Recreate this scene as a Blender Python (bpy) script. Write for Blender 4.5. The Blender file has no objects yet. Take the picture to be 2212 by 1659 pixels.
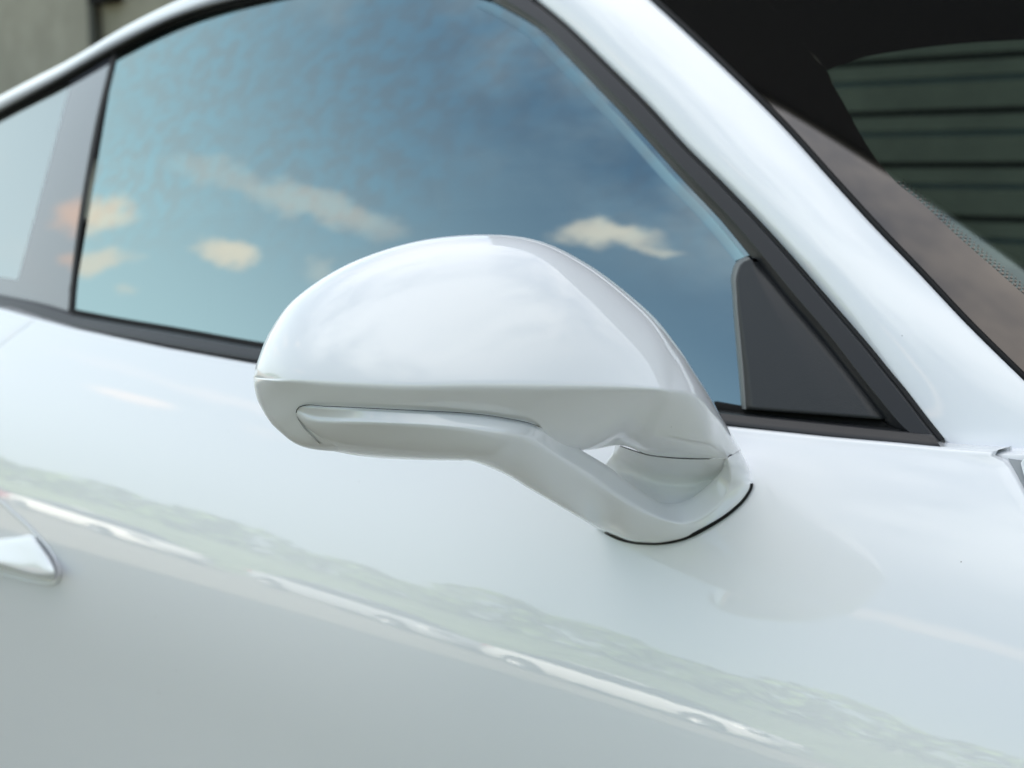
import bpy, bmesh, math, random
import numpy as np
from math import sin, cos, tan, atan, pi, radians, sqrt
from mathutils import Vector, Matrix, noise as mnoise

random.seed(7)
SC = bpy.context.scene
COL = SC.collection

# ------------------------------------------------------------------ camera
# car frame: x forward, y to the car's left (inboard here), z up, metres
YAW = radians(45)
FP = 50 / 36 * 2212                       # focal length in units of a 2212 px wide frame
PIT = atan((829.5 - 373) / FP)
FW = np.array([-sin(YAW) * cos(PIT), cos(YAW) * cos(PIT), -sin(PIT)])
RT = np.array([cos(YAW), sin(YAW), 0.0])
UP = np.cross(RT, FW)
CAM = np.array([0.54, -1.575, 1.12])
cd = bpy.data.cameras.new('camera'); cam = bpy.data.objects.new('camera', cd); COL.objects.link(cam)
cd.lens = 50; cd.sensor_width = 36; cd.sensor_fit = 'HORIZONTAL'; cd.clip_start = 0.05; cd.clip_end = 3000
M = Matrix(((RT[0], UP[0], -FW[0], CAM[0]), (RT[1], UP[1], -FW[1], CAM[1]), (RT[2], UP[2], -FW[2], CAM[2]), (0, 0, 0, 1)))
cam.matrix_world = M
cd.dof.use_dof = True; cd.dof.focus_distance = 0.755; cd.dof.aperture_fstop = 9.5
SC.camera = cam

# ------------------------------------------------------------------ light
SUN_EL = radians(36); SUN_AZ = radians(8)            # sun stands behind the building (+y), a little forward
EXPOSURE = 1.92
SKY_STRENGTH = 0.06
SC.view_settings.view_transform = 'Standard'
SC.view_settings.look = 'None'
SC.view_settings.gamma = 1
SC.view_settings.exposure = EXPOSURE
sd = bpy.data.lights.new('sun', 'SUN'); sun = bpy.data.objects.new('sun', sd); COL.objects.link(sun)
sd.energy = 5.0; sd.angle = radians(0.5); sd.color = (1.0, 0.93, 0.82)
SDIR = Vector((sin(SUN_AZ) * cos(SUN_EL), cos(SUN_AZ) * cos(SUN_EL), sin(SUN_EL)))
sun.rotation_euler = SDIR.to_track_quat('Z', 'Y').to_euler()
cy = SC.cycles
cy.use_denoising = True
cy.max_bounces = 10; cy.glossy_bounces = 6; cy.transparent_max_bounces = 12
cy.caustics_reflective = False; cy.caustics_refractive = False
cy.sample_clamp_indirect = 12


class NT:
    """tiny helper to write node trees"""
    def __init__(s, tree): s.t = tree; s.n = tree.nodes; s.l = tree.links
    def node(s, typ, **kw):
        nd = s.n.new(typ)
        for k, v in kw.items(): setattr(nd, k, v)
        return nd
    def put(s, sock, v):
        if isinstance(v, bpy.types.NodeSocket): s.l.new(v, sock)
        else: sock.default_value = v
    def math(s, op, a, b=0.0, c=0.0, clamp=False):
        nd = s.node('ShaderNodeMath', operation=op, use_clamp=clamp)
        for i, v in enumerate((a, b, c)): s.put(nd.inputs[i], v)
        return nd.outputs[0]
    def dot(s, a, b):
        nd = s.node('ShaderNodeVectorMath', operation='DOT_PRODUCT')
        s.put(nd.inputs[0], a); s.put(nd.inputs[1], b); return nd.outputs['Value']
    def vec(s, op, a, b):
        nd = s.node('ShaderNodeVectorMath', operation=op)
        s.put(nd.inputs[0], a)
        if op == 'SCALE': s.put(nd.inputs['Scale'], b)
        else: s.put(nd.inputs[1], b)
        return nd.outputs[0]
    def step(s, v, a, b, to0=0.0, to1=1.0):
        nd = s.node('ShaderNodeMapRange', interpolation_type='SMOOTHSTEP')
        s.put(nd.inputs[0], v); nd.inputs[1].default_value = a; nd.inputs[2].default_value = b
        nd.inputs[3].default_value = to0; nd.inputs[4].default_value = to1
        return nd.outputs[0]
    def noise(s, v, scale, detail=3, rough=0.55, color=False):
        nd = s.node('ShaderNodeTexNoise')
        s.put(nd.inputs['Vector'], v); nd.inputs['Scale'].default_value = scale
        nd.inputs['Detail'].default_value = detail; nd.inputs['Roughness'].default_value = rough
        return nd.outputs['Color' if color else 'Fac']
    def mix(s, f, a, b):
        nd = s.node('ShaderNodeMix', data_type='RGBA')
        s.put(nd.inputs[0], f); s.put(nd.inputs[6], a); s.put(nd.inputs[7], b); return nd.outputs[2]


# clouds of the evening sky: (direction azimuth deg from +x towards +y, elevation deg, half width deg, half height deg, tilt deg, brightness)
CLOUDS = []
def build_world():
    w = bpy.data.worlds.new('World'); SC.world = w; w.use_nodes = True
    n = NT(w.node_tree); n.n.clear()
    out = n.node('ShaderNodeOutputWorld'); bg = n.node('ShaderNodeBackground')
    sky = n.node('ShaderNodeTexSky', sky_type='NISHITA')
    sky.sun_disc = False; sky.sun_elevation = SUN_EL; sky.sun_rotation = SUN_AZ   # rotation is measured from +y towards +x
    sky.air_density = 1.5; sky.dust_density = 1.0; sky.ozone_density = 0.3; sky.altitude = 50
    geo = n.node('ShaderNodeNewGeometry'); d = n.vec('SCALE', geo.outputs['Incoming'], -1.0)
    wob = n.vec('SUBTRACT', n.noise(d, 22.0, 5, 0.6, True), (0.5, 0.5, 0.5))
    dd = n.vec('ADD', d, n.vec('SCALE', wob, 0.062))
    mask = None
    for az, el, wd, hg, tl, br in CLOUDS:
        a, e, t = radians(az), radians(el), radians(tl)
        c = Vector((cos(a) * cos(e), sin(a) * cos(e), sin(e)))
        r = Vector((-sin(a), cos(a), 0)); u = c.cross(r) * -1
        if u.z < 0: u = -u
        r2 = r * cos(t) + u * sin(t); u2 = u * cos(t) - r * sin(t)
        qx = n.dot(dd, tuple(r2 / tan(radians(wd)))); qy = n.dot(dd, tuple(u2 / tan(radians(hg))))
        ox, oy = c.dot(r2) / tan(radians(wd)), c.dot(u2) / tan(radians(hg))
        qx = n.math('SUBTRACT', qx, ox); qy = n.math('SUBTRACT', qy, oy)
        q = n.math('ADD', n.math('MULTIPLY', qx, qx), n.math('MULTIPLY', qy, qy))
        m = n.math('MULTIPLY', n.step(q, 1.5, 0.0), br)
        m = n.math('MULTIPLY', m, n.math('GREATER_THAN', n.dot(d, tuple(c)), 0.3))
        mask = m if mask is None else n.math('MAXIMUM', mask, m)
    # loose fair-weather cloud over the rest of the sky
    sp = n.node('ShaderNodeSeparateXYZ'); n.l.new(d, sp.inputs[0])
    zz = n.math('ADD', n.math('MAXIMUM', sp.outputs[2], 0.0), 0.18)
    cv = n.node('ShaderNodeCombineXYZ')
    n.put(cv.inputs[0], n.math('DIVIDE', sp.outputs[0], zz)); n.put(cv.inputs[1], n.math('DIVIDE', sp.outputs[1], zz))
    far = n.noise(cv.outputs[0], 1.15, 7, 0.58)
    scat = n.math('MULTIPLY', n.step(far, 0.52, 0.74), n.step(sp.outputs[1], -0.35, 0.35, 0.0, 0.8))
    scat = n.math('MULTIPLY', scat, n.step(sp.outputs[2], 0.0, 0.12))
    fill_veil = n.math('MULTIPLY', n.step(n.noise(cv.outputs[0], 1.7, 6, 0.6), 0.33, 0.60), n.step(sp.outputs[2], 0.60, 0.86, 0.0, 0.9))  # bright overhead veil, added to lift and whiten the upward-facing paint
    base = n.mix(fill_veil, sky.outputs[0], (11.5, 11.4, 11.2, 1))
    # thin bright haze down the road, towards the rear of the car
    hz = n.math('MULTIPLY', n.step(sp.outputs[0], -0.20, -0.97), n.step(sp.outputs[2], 0.78, 0.25))
    base = n.mix(n.math('MULTIPLY', hz, 0.85), base, (7.2, 8.3, 8.6, 1))
    mask = scat if mask is None else n.math('MAXIMUM', mask, scat)
    col = n.mix(n.math('MINIMUM', mask, 1.0), base, (CLOUD_RGB[0], CLOUD_RGB[1], CLOUD_RGB[2], 1))
    n.put(bg.inputs[0], col); bg.inputs[1].default_value = SKY_STRENGTH
    n.l.new(bg.outputs[0], out.inputs[0])
CLOUD_RGB = (11.0, 8.5, 7.0)
CLOUDS += [(-169.6, 21.0, 2.4, 1.4, 50, 1.0), (-161.4, 25.2, 1.8, 1.1, 34, 0.95), (-166.2, 19.6, 2.1, 0.85, 48, 0.8), (-162.8, 19.4, 0.7, 0.4, 50, 0.35),
           (-147.2, 40.8, 2.8, 1.1, 34, 0.75), (-144.0, 41.6, 1.6, 0.5, 36, 0.5), (-161.5, 31.0, 5.4, 1.3, 27, 0.36), (-166.5, 28.8, 5.0, 1.1, 30, 0.2), (-156.0, 28.2, 0.9, 1.2, 50, 0.25),
           (-38, 31, 9, 2.0, 6, 0.55), (-22, 22, 7, 1.4, 0, 0.6), (-50, 42, 7, 1.6, -8, 0.5), (-8, 34, 6, 1.8, 10, 0.5), (-30, 14, 6, 0.8, 0, 0.5), (-120, 33, 6, 1.6, 8, 0.5), (-95, 24, 7, 1.2, -5, 0.6), (-75, 30, 8, 1.8, 6, 0.6), (-60, 17, 6, 1.0, 0, 0.6)]
build_world()

# ------------------------------------------------------------------ geometry helpers
def rd(px, py): return FW + (px - 1106) / FP * RT - (py - 829.5) / FP * UP     # a line of sight, for surveying the photograph
def pt(px, py, d): return CAM + d * rd(px, py)

def cr(P, n, keys=None):
    """Catmull-Rom curve through the points P (k, dim), chord-length spaced, n samples"""
    P = np.asarray(P, float); k = len(P)
    if keys is None:
        keys = np.concatenate([[0], np.cumsum(np.maximum(np.linalg.norm(np.diff(P[:, :2], axis=0), axis=1), 1e-6))])
    keys = np.asarray(keys, float); keys = keys / keys[-1]
    m = np.zeros_like(P)
    for i in range(k):
        if i == 0: m[i] = (P[1] - P[0]) / (keys[1] - keys[0])
        elif i == k - 1: m[i] = (P[-1] - P[-2]) / (keys[-1] - keys[-2])
        else:
            h0, h1 = keys[i] - keys[i - 1], keys[i + 1] - keys[i]
            m[i] = ((P[i] - P[i - 1]) / h0 * h1 + (P[i + 1] - P[i]) / h1 * h0) / (h0 + h1)
    t = np.linspace(0, 1, n); out = []
    for x in t:
        i = min(max(np.searchsorted(keys, x, 'right') - 1, 0), k - 2)
        h = keys[i + 1] - keys[i]; s = (x - keys[i]) / h
        out.append((2 * s**3 - 3 * s**2 + 1) * P[i] + (s**3 - 2 * s**2 + s) * h * m[i] + (-2 * s**3 + 3 * s**2) * P[i + 1] + (s**3 - s**2) * h * m[i + 1])
    return np.array(out)

def link(name, me, mat, parent=None, label=None, smooth=True):
    ob = bpy.data.objects.new(name, me); COL.objects.link(ob)
    if mat is not None: me.materials.append(mat)
    if smooth: me.polygons.foreach_set('use_smooth', [True] * len(me.polygons))
    if parent is not None: ob.parent = parent
    if label: ob['label'] = label
    return ob

class MB:
    """collects vertices and faces for ONE mesh object"""
    def __init__(s): s.v = []; s.f = []
    def grid(s, G, flip=False, close=False):
        G = np.asarray(G); r, c = G.shape[:2]; b = len(s.v)
        s.v += [tuple(p) for p in G.reshape(-1, 3)]
        for i in range(r - 1 + (1 if close else 0)):
            for j in range(c - 1):
                i2 = (i + 1) % r
                q = [b + i * c + j, b + i * c + j + 1, b + i2 * c + j + 1, b + i2 * c + j]
                s.f.append(q[::-1] if flip else q)
        return s
    def fan(s, L, flip=False):
        b = len(s.v); s.v += [tuple(p) for p in L]; c = np.mean(L, axis=0); s.v.append(tuple(c)); n = len(L)
        for i in range(n):
            q = [b + i, b + (i + 1) % n, b + n]; s.f.append(q[::-1] if flip else q)
        return s
    def box(s, x0, x1, y0, y1, z0, z1):
        b = len(s.v)
        s.v += [(x, y, z) for x in (x0, x1) for y in (y0, y1) for z in (z0, z1)]
        s.f += [[b + i for i in q] for q in ((0, 1, 3, 2), (4, 6, 7, 5), (0, 4, 5, 1), (2, 3, 7, 6), (0, 2, 6, 4), (1, 5, 7, 3))]
        return s
    def lathe(s, prof, c, axis=1, n=28):
        R = []
        for r, h in prof:
            ring = []
            for k in range(n + 1):
                a = 2 * pi * k / n
                ring.append((c[0] + r * cos(a), c[1] + h, c[2] + r * sin(a)) if axis == 1 else (c[0] + r * cos(a), c[1] + r * sin(a), c[2] + h))
            R.append(ring)
        return s.grid(R)
    def build(s, name, mat, parent=None, label=None, smooth=True, weld=True):
        me = bpy.data.meshes.new(name); me.from_pydata(s.v, [], s.f)
        if weld:
            bm = bmesh.new(); bm.from_mesh(me); bmesh.ops.remove_doubles(bm, verts=bm.verts, dist=1e-5)
            bmesh.ops.recalc_face_normals(bm, faces=bm.faces); bm.to_mesh(me); bm.free()
        return link(name, me, mat, parent, label, smooth)

def empty(name, loc, label=None, cat=None, group=None):
    o = bpy.data.objects.new(name, None); COL.objects.link(o); o.location = loc; o.empty_display_size = 0.2
    return tag(o, label, cat, group)
def tag(o, label=None, cat=None, group=None, kind=None):
    if label: o['label'] = label
    if cat: o['category'] = cat
    if group: o['group'] = group
    if kind: o['kind'] = kind
    return o

# ------------------------------------------------------------------ materials
def mat(name): 
    m = bpy.data.materials.new(name); m.use_nodes = True
    n = NT(m.node_tree); b = n.n['Principled BSDF']; return m, n, b
def simple(name, rgb, rough=0.5, spec=0.5, metal=0.0, bump=0.0, bscale=400, coat=0.0, var=0.0, vscale=30):
    m, n, b = mat(name)
    b.inputs['Base Color'].default_value = (*rgb, 1); b.inputs['Roughness'].default_value = rough
    b.inputs['Specular IOR Level'].default_value = spec; b.inputs['Metallic'].default_value = metal
    b.inputs['Coat Weight'].default_value = coat; b.inputs['Coat Roughness'].default_value = 0.03
    tc = n.node('ShaderNodeTexCoord')
    if bump:
        bp = n.node('ShaderNodeBump'); bp.inputs['Strength'].default_value = bump; bp.inputs['Distance'].default_value = 0.001
        n.put(bp.inputs['Height'], n.noise(tc.outputs['Object'], bscale, 3)); n.l.new(bp.outputs[0], b.inputs['Normal'])
    if var:
        f = n.noise(tc.outputs['Object'], vscale, 5, 0.6)
        lo = tuple(c * (1 - var) for c in rgb); hi = tuple(min(1, c * (1 + var)) for c in rgb)
        n.put(b.inputs['Base Color'], n.mix(n.step(f, 0.3, 0.7), (*lo, 1), (*hi, 1)))
    return m
def car_paint(name, rgb, specks=True):
    m, n, b = mat(name)
    tc = n.node('ShaderNodeTexCoord'); P = tc.outputs['Object']
    b.inputs['Roughness'].default_value = 0.5; b.inputs['Specular IOR Level'].default_value = 0.25
    b.inputs['Coat Weight'].default_value = 1.0; b.inputs['Coat Roughness'].default_value = 0.0; b.inputs['Coat IOR'].default_value = 1.68
    c = (*rgb, 1)
    if specks:      # dust specks and stone chips
        vo = n.node('ShaderNodeTexVoronoi'); n.put(vo.inputs['Vector'], P); vo.inputs['Scale'].default_value = 95
        sepc = n.node('ShaderNodeSeparateColor'); n.l.new(vo.outputs['Color'], sepc.inputs[0])
        rare = n.math('GREATER_THAN', sepc.outputs[0], 0.9)
        rad = n.math('MULTIPLY', sepc.outputs[1], 0.05)
        dot = n.math('MULTIPLY', n.math('LESS_THAN', vo.outputs['Distance'], rad), rare)
        n.put(b.inputs['Base Color'], n.mix(n.math('MULTIPLY', dot, 0.7), c, (0.12, 0.11, 0.1, 1)))
    else: b.inputs['Base Color'].default_value = c
    bp = n.node('ShaderNodeBump'); bp.inputs['Strength'].default_value = 0.012; bp.inputs['Distance'].default_value = 0.001
    n.put(bp.inputs['Height'], n.noise(P, 150, 2)); n.l.new(bp.outputs[0], b.inputs['Coat Normal'])
    return m
PAINT = car_paint('white_paint', (0.79, 0.803, 0.825))
RUBBER = simple('black_rubber', (0.008, 0.0085, 0.009), 0.6, 0.2, bump=0.05)
TRIM = simple('satin_black_trim', (0.013, 0.014, 0.016), 0.42, 0.4, bump=0.06, bscale=900)
SAIL = simple('grained_black_plastic', (0.017, 0.019, 0.021), 0.5, 0.45, bump=0.25, bscale=1500)
SAILEDGE = simple('grey_plastic_edge', (0.16, 0.165, 0.165), 0.45, 0.5)
DARK = simple('dark_cabin', (0.010, 0.010, 0.011), 0.8, 0.2, var=0.2)
LEATHER = simple('black_leather', (0.018, 0.018, 0.02), 0.5, 0.4, bump=0.2, bscale=300)
GAP = simple('dark_gap', (0.01, 0.01, 0.01), 0.8, 0.1)
MIRRORGLASS = simple('mirror_glass', (0.85, 0.87, 0.9), 0.01, 0.5, metal=1.0)

def glass(name, tint, ior, streak=0.0, gtint=(0.78, 0.97, 0.97)):
    m, n, b = mat(name); n.n.remove(b)
    out = n.n['Material Output']; tc = n.node('ShaderNodeTexCoord'); P = tc.outputs['Object']
    tr = n.node('ShaderNodeBsdfTransparent'); tr.inputs[0].default_value = (*tint, 1)
    gl = n.node('ShaderNodeBsdfGlossy'); gl.inputs['Roughness'].default_value = 0.004
    gl.inputs[0].default_value = (*gtint, 1)
    fr = n.node('ShaderNodeFresnel'); fr.inputs[0].default_value = ior
    f = fr.outputs[0]
    if streak:      # quench pattern of tempered glass: rows of faint patches
        sp = n.node('ShaderNodeSeparateXYZ'); n.l.new(P, sp.inputs[0])
        cb = n.node('ShaderNodeCombineXYZ')
        n.put(cb.inputs[0], n.math('MULTIPLY', n.math('ADD', sp.outputs[0], n.math('MULTIPLY', sp.outputs[2], -0.9)), 34.0))
        n.put(cb.inputs[2], n.math('MULTIPLY', n.math('ADD', sp.outputs[2], n.math('MULTIPLY', sp.outputs[0], 0.35)), 64.0))
        pat = n.step(n.noise(cb.outputs[0], 0.8, 1.5, 0.5), 0.32, 0.68)
        up = n.step(n.noise(P, 3.0, 2), 0.35, 0.65)
        hi = n.node('ShaderNodeSeparateXYZ'); n.l.new(P, hi.inputs[0])
        pat = n.math('MULTIPLY', n.math('SUBTRACT', pat, 0.5), n.math('MULTIPLY', up, n.step(hi.outputs[2], 1.0, 1.12)))
        f = n.math('MULTIPLY', f, n.math('ADD', 1.0, n.math('MULTIPLY', pat, streak)))
        n.put(gl.inputs[0], n.mix(n.math('ADD', n.math('MULTIPLY', pat, 1.0), 0.5), (0.78, 0.93, 0.92, 1), (0.68, 0.96, 1.0, 1)))
    mx = n.node('ShaderNodeMixShader'); n.put(mx.inputs[0], f); n.l.new(tr.outputs[0], mx.inputs[1]); n.l.new(gl.outputs[0], mx.inputs[2])
    n.l.new(mx.outputs[0], out.inputs[0])
    return m
SIDEGLASS = glass('side_glass', (0.06, 0.08, 0.085), 4.1, 0.09)
QUARTERGLASS = glass('quarter_glass', (0.80, 0.88, 0.90), 4.2, 0.0, (0.92, 0.99, 1.0))
SCREENGLASS = glass('windscreen_glass', (0.28, 0.36, 0.36), 1.68)
def frit_mat(name, rgb, ior):
    m, n, b = mat(name)
    b.inputs['Base Color'].default_value = (*rgb, 1); b.inputs['Roughness'].default_value = 0.02
    b.inputs['IOR'].default_value = ior; return m
FRIT = frit_mat('black_ceramic_band', (0.004, 0.004, 0.004), 1.8)
FRIT.node_tree.nodes['Principled BSDF'].inputs['Specular Tint'].default_value = (1.0, 0.86, 0.74, 1)
FRITQ = frit_mat('black_pillar_cover', (0.05, 0.052, 0.065), 2.15)

# ------------------------------------------------------------------ the car: reference surfaces
XB = 0.14952; YB = -0.84; ZB = 0.9625                 # belt line (door top edge)
N0, NL = 50.0, -2.5
SEX = [-0.95, 0.3]; SEV = [0.300, 0.272]
_S = np.linspace(0, 1.2, 1201)
def _bulge_table(se):
    q = np.clip(_S / se, 0, 1)
    nn = np.radians(NL + (N0 - NL) * (1 - q) ** 1.5)
    tn = np.tan(nn); return np.concatenate([[0], np.cumsum((tn[1:] + tn[:-1]) / 2 * np.diff(_S))])
_SEG = np.linspace(0.25, 0.32, 15); _TAB = np.array([_bulge_table(s) for s in _SEG])
def bulge(t, se):
    t = np.clip(t, 0, 1.19); fi = np.clip((se - _SEG[0]) / (_SEG[1] - _SEG[0]), 0, 13.999); i = int(fi); w = fi - i
    return (1 - w) * np.interp(t, _S, _TAB[i]) + w * np.interp(t, _S, _TAB[i + 1])
def door_y(x, z):
    se = np.interp(x, SEX, SEV)
    return YB - bulge(ZB - z, se) + 0.030 * max(0, x - 0.05) ** 2
def glass_y(x, z):
    h = z - ZB
    return YB + 0.012 + 0.50 * h + 0.45 * h * h + 0.05 * (x + 0.35) ** 2
def hit(px, py, S, off=0.0):
    """where the line of sight meets the surface y = S(x, z) + off"""
    d = rd(px, py); t = (YB - CAM[1]) / d[1]
    for _ in range(60):
        P = CAM + t * d; t += 0.6 * (S(P[0], P[2]) + off - P[1]) / d[1]
    return CAM + t * d
def s_normal(S, P):
    e = 1e-3; nx = (S(P[0] + e, P[2]) - S(P[0] - e, P[2])) / 2 / e; nz = (S(P[0], P[2] + e) - S(P[0], P[2] - e)) / 2 / e
    v = np.array([nx, -1.0, nz]); return v / np.linalg.norm(v)

car = empty('sports_car', (-0.4, 0, 0), 'white sports car seen close up at its door mirror', 'car')
def to_car(ob): ob.parent = car; ob.matrix_parent_inverse = Matrix.Translation((0.4, 0, 0)); return ob
_old_build = MB.build
def cbuild(self, name, m, label=None, smooth=True, weld=True): return to_car(self.build(name, m, None, label, smooth, weld))
MB.cbuild = cbuild

_bl = np.array([hit(x, y, lambda X, Z: YB) for x, y in [(-260, 617), (-120, 645), (0, 669), (83, 689), (167, 709), (267, 729), (369, 749), (555, 781), (800, 816), (1100, 857), (1350, 890), (1577, 920), (1788, 944), (1930, 958), (2035, 969.5), (2100, 974), (2160, 977.5), (2212, 977)]])
def ztop(x): return np.interp(x, _bl[:, 0], _bl[:, 2]) - 0.0025
def panel(xr, xf, z0, z1, S, name, m, nx=90, nz=90, r_top=0.004, label=None, extra_rows=None):
    """body panel lying on y=S(x,z) between rear edge xr(z) and front edge xf(z); edges fold inwards"""
    zs = z1 - (z1 - z0) * (np.linspace(0, 1, nz) ** 1.15)
    G = np.zeros((nz, nx, 3))
    for i, z in enumerate(zs):
        for j in range(nx):
            zz = z
            for _ in range(4):
                a, b = xr(zz, z), xf(zz, z); x = a + (b - a) * j / (nx - 1)
                zz = z - (z1 - ztop(x)) * (z - z0) / (z1 - z0)
            G[i, j] = (x, S(x, zz), zz)
    # fold: rounded 2 mm edge then a flange inwards
    ex = lambda A, dirs: A
    top = [G[0]]
    fold = []
    for k in range(1, 5):
        a = k / 4 * pi / 2; r = 0.0025
        fold.append(G[0] + np.array([0, r * (1 - cos(a)) + 0.0005 * k, r * sin(a)]))
    fold.append(fold[-1] + np.array([0, 0.016, 0.0]))
    fold.append(fold[-1] + np.array([0, 0.0, -0.02]))
    G2 = np.concatenate([np.array(fold[::-1]), G], axis=0)
    def side(col, sx):
        C = []
        for k in range(1, 5):
            a = k / 4 * pi / 2; r = 0.0014
            C.append(col + np.array([sx * r * sin(a), r * (1 - cos(a)), 0]))
        C.append(C[-1] + np.array([0, 0.004, 0])); return C
    L = side(G2[:, 0], -1); R = side(G2[:, -1], 1)
    full = np.concatenate([np.array(L[::-1]).transpose(1, 0, 2), G2, np.array(R).transpose(1, 0, 2)], axis=1)
    return MB().grid(full).cbuild(name, m, label)

# shut lines surveyed on the door surface
P_f = [hit(x, y, door_y) for x, y in ((2163.5, 983), (2186, 1019), (2212, 1063))]
sl_f = np.polyfit([p[2] for p in P_f], [p[0] for p in P_f], 1)
P_g = [hit(x - 3, y, door_y) for x, y in ((2189, 986), (2198, 1006), (2212, 1031))]
sl_g = np.polyfit([p[2] for p in P_g], [p[0] for p in P_g], 1)
P_r = [hit(x, y, door_y) for x, y in ((73, 694), (36, 721), (0, 748))]
sl_r = np.polyfit([p[2] for p in P_r], [p[0] for p in P_r], 1)
ZT = ZB - 0.001
def rnd(z, r): 
    t = ZT - z
    return 0 if t > r else r - sqrt(max(0, r * r - (r - t) ** 2))
GAPW = 0.0035
panel(lambda z, n: np.polyval(sl_r, max(z, 0.84)) + GAPW / 2, lambda z, n: np.polyval(sl_f, z) - 0.0025 - rnd(n, 0.007), 0.30, ZT, door_y, 'door', PAINT, 150, 120)
panel(lambda z, n: -2.0, lambda z, n: np.polyval(sl_r, max(z, 0.84)) - GAPW / 2, 0.30, ZT, door_y, 'rear_quarter_panel', PAINT, 60, 90)
panel(lambda z, n: np.polyval(sl_g, z) + 0.0025 + rnd(n, 0.007), lambda z, n: 0.95, 0.30, ZT, door_y, 'front_fender', PAINT, 60, 90)
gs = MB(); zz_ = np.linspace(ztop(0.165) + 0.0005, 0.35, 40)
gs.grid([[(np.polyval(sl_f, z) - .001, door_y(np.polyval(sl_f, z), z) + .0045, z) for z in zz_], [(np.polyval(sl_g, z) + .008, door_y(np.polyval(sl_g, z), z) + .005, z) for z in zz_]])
gs.cbuild('shut_line_shade_strip', simple('flange_shade_grey', (0.26, 0.28, 0.295), 0.5))  # grey strip in the gap, its colour imitating the painted flange in shade
xs_ = np.linspace(0.09, 0.5, 40)
MB().grid([[(x, YB + dy, ztop(x) - dz) for x in xs_] for dy, dz in ((.009, .014), (.009, .0005), (.02, .0), (.07, .0))]).cbuild('pillar_ledge', PAINT)
# body shell a finger's width behind the panels: what one sees down the shut lines
def inner_y(x, z): return door_y(x, z) + 0.04
def sheet(S, x0, x1, z0, z1, nx, nz):
    return [[(x0 + (x1 - x0) * j / (nx - 1), S(x0 + (x1 - x0) * j / (nx - 1), z1 + (z0 - z1) * i / (nz - 1)), z1 + (z0 - z1) * i / (nz - 1)) for j in range(nx)] for i in range(nz)]
MB().grid(sheet(inner_y, -1.9, 0.9, 0.3, 0.945, 40, 40)).cbuild('inner_body_shell', PAINT)

# ------------------------------------------------------------------ side glazing and trims on the greenhouse surface
def ring_on(S, pts, off, n=None):
    P = cr(pts, n) if n else np.asarray(pts, float)
    return np.array([hit(p[0], p[1], S, off) for p in P])
def strip(A, B, prof, name, m, n=70, S=glass_y, depth=0.012, label=None):
    """moulding between two traced edges; prof = [(fraction, height)] across it"""
    a = cr(A, n); b = cr(B, n); rows = []
    for w, h in prof:
        r = []
        for i in range(n):
            q = a[i] * (1 - w) + b[i] * w; P = hit(q[0], q[1], S, -h); r.append(P)
        rows.append(np.array(r))
    first = rows[0] + np.array([0, depth, 0]); last = rows[-1] + np.array([0, depth, 0])
    return MB().grid([first] + rows + [last]).cbuild(name, m, label)

TOP_LO = [(-260, 420), (-120, 328), (0, 257), (125, 190), (250, 117), (375, 55), (553, 5), (700, -22), (830, -36), (950, -30), (1056.6, 0)]
TOP_MID = [(-270, 402), (-125, 311), (0, 241), (125, 174), (250, 103), (375, 47 - 6), (553, -11), (700, -40), (835, -54), (962, -48), (1075, -14)]
TOP_HI = [(-280, 380), (-130, 290), (0, 221), (125, 158), (250, 86), (375, 28), (553, -30), (700, -58), (842, -72), (985, -66), (1105, -30)]
AP_IN = [(1056.6, 0), (1101.6, 22.5), (1161.6, 60), (1221.6, 120), (1296.6, 197.5), (1371.6, 275), (1474.6, 390), (1557.4, 478), (1617.4, 551), (1682, 633), (1757, 721), (1843, 834), (1876.5, 874), (1918, 918), (1938, 931)]
AP_OUT = [(1125, -18), (1149, 0), (1221.6, 60), (1296.6, 132.5), (1396.6, 232), (1474.6, 317.5), (1562, 404), (1682, 531), (1782, 646), (1882, 763), (1922, 813), (1933, 826), (2010, 926), (2022, 941), (2036, 958)]
BL_LO = [(-260, 617), (-120, 645), (0, 669), (83, 689), (167, 709), (267, 729), (369, 749), (555, 781), (800, 816), (1100, 857), (1350, 890), (1577, 920), (1788, 944), (1930, 958), (2035, 969.5)]
BL_HI = [(-260, 590), (-120, 618), (0, 641), (83, 659), (155, 681), (233, 696), (369, 719), (555, 752), (800, 788), (1100, 829), (1350, 862), (1562, 891), (1723, 908), (1900, 926), (2014, 938)]

# door glass and quarter glass: patches of the greenhouse surface a little behind the trims
def glass_patch(poly_top, poly_bot, off, name, m, n=60, rows=30, label=None):
    a = cr(poly_top, n); b = cr(poly_bot, n)
    G = [[hit(*(a[i] * (1 - k / (rows - 1)) + b[i] * k / (rows - 1)), glass_y, off) for i in range(n)] for k in range(rows)]
    return MB().grid(G).cbuild(name, m, label)
TG = [(252, 106), (375, 44), (553, -6), (700, -33), (830, -46), (950, -42), (1070, -8), (1175, 55), (1310, 190), (1490, 390), (1640, 560), (1770, 720), (1860, 835), (1925, 905)]
BG = [(153, 695), (233, 706), (369, 732), (555, 765), (700, 785), (850, 806), (1000, 826), (1150, 846), (1290, 864), (1420, 880), (1530, 893), (1660, 909), (1790, 924), (1930, 938)]
glass_patch(TG, BG, 0.006, 'door_glass', SIDEGLASS)
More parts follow.
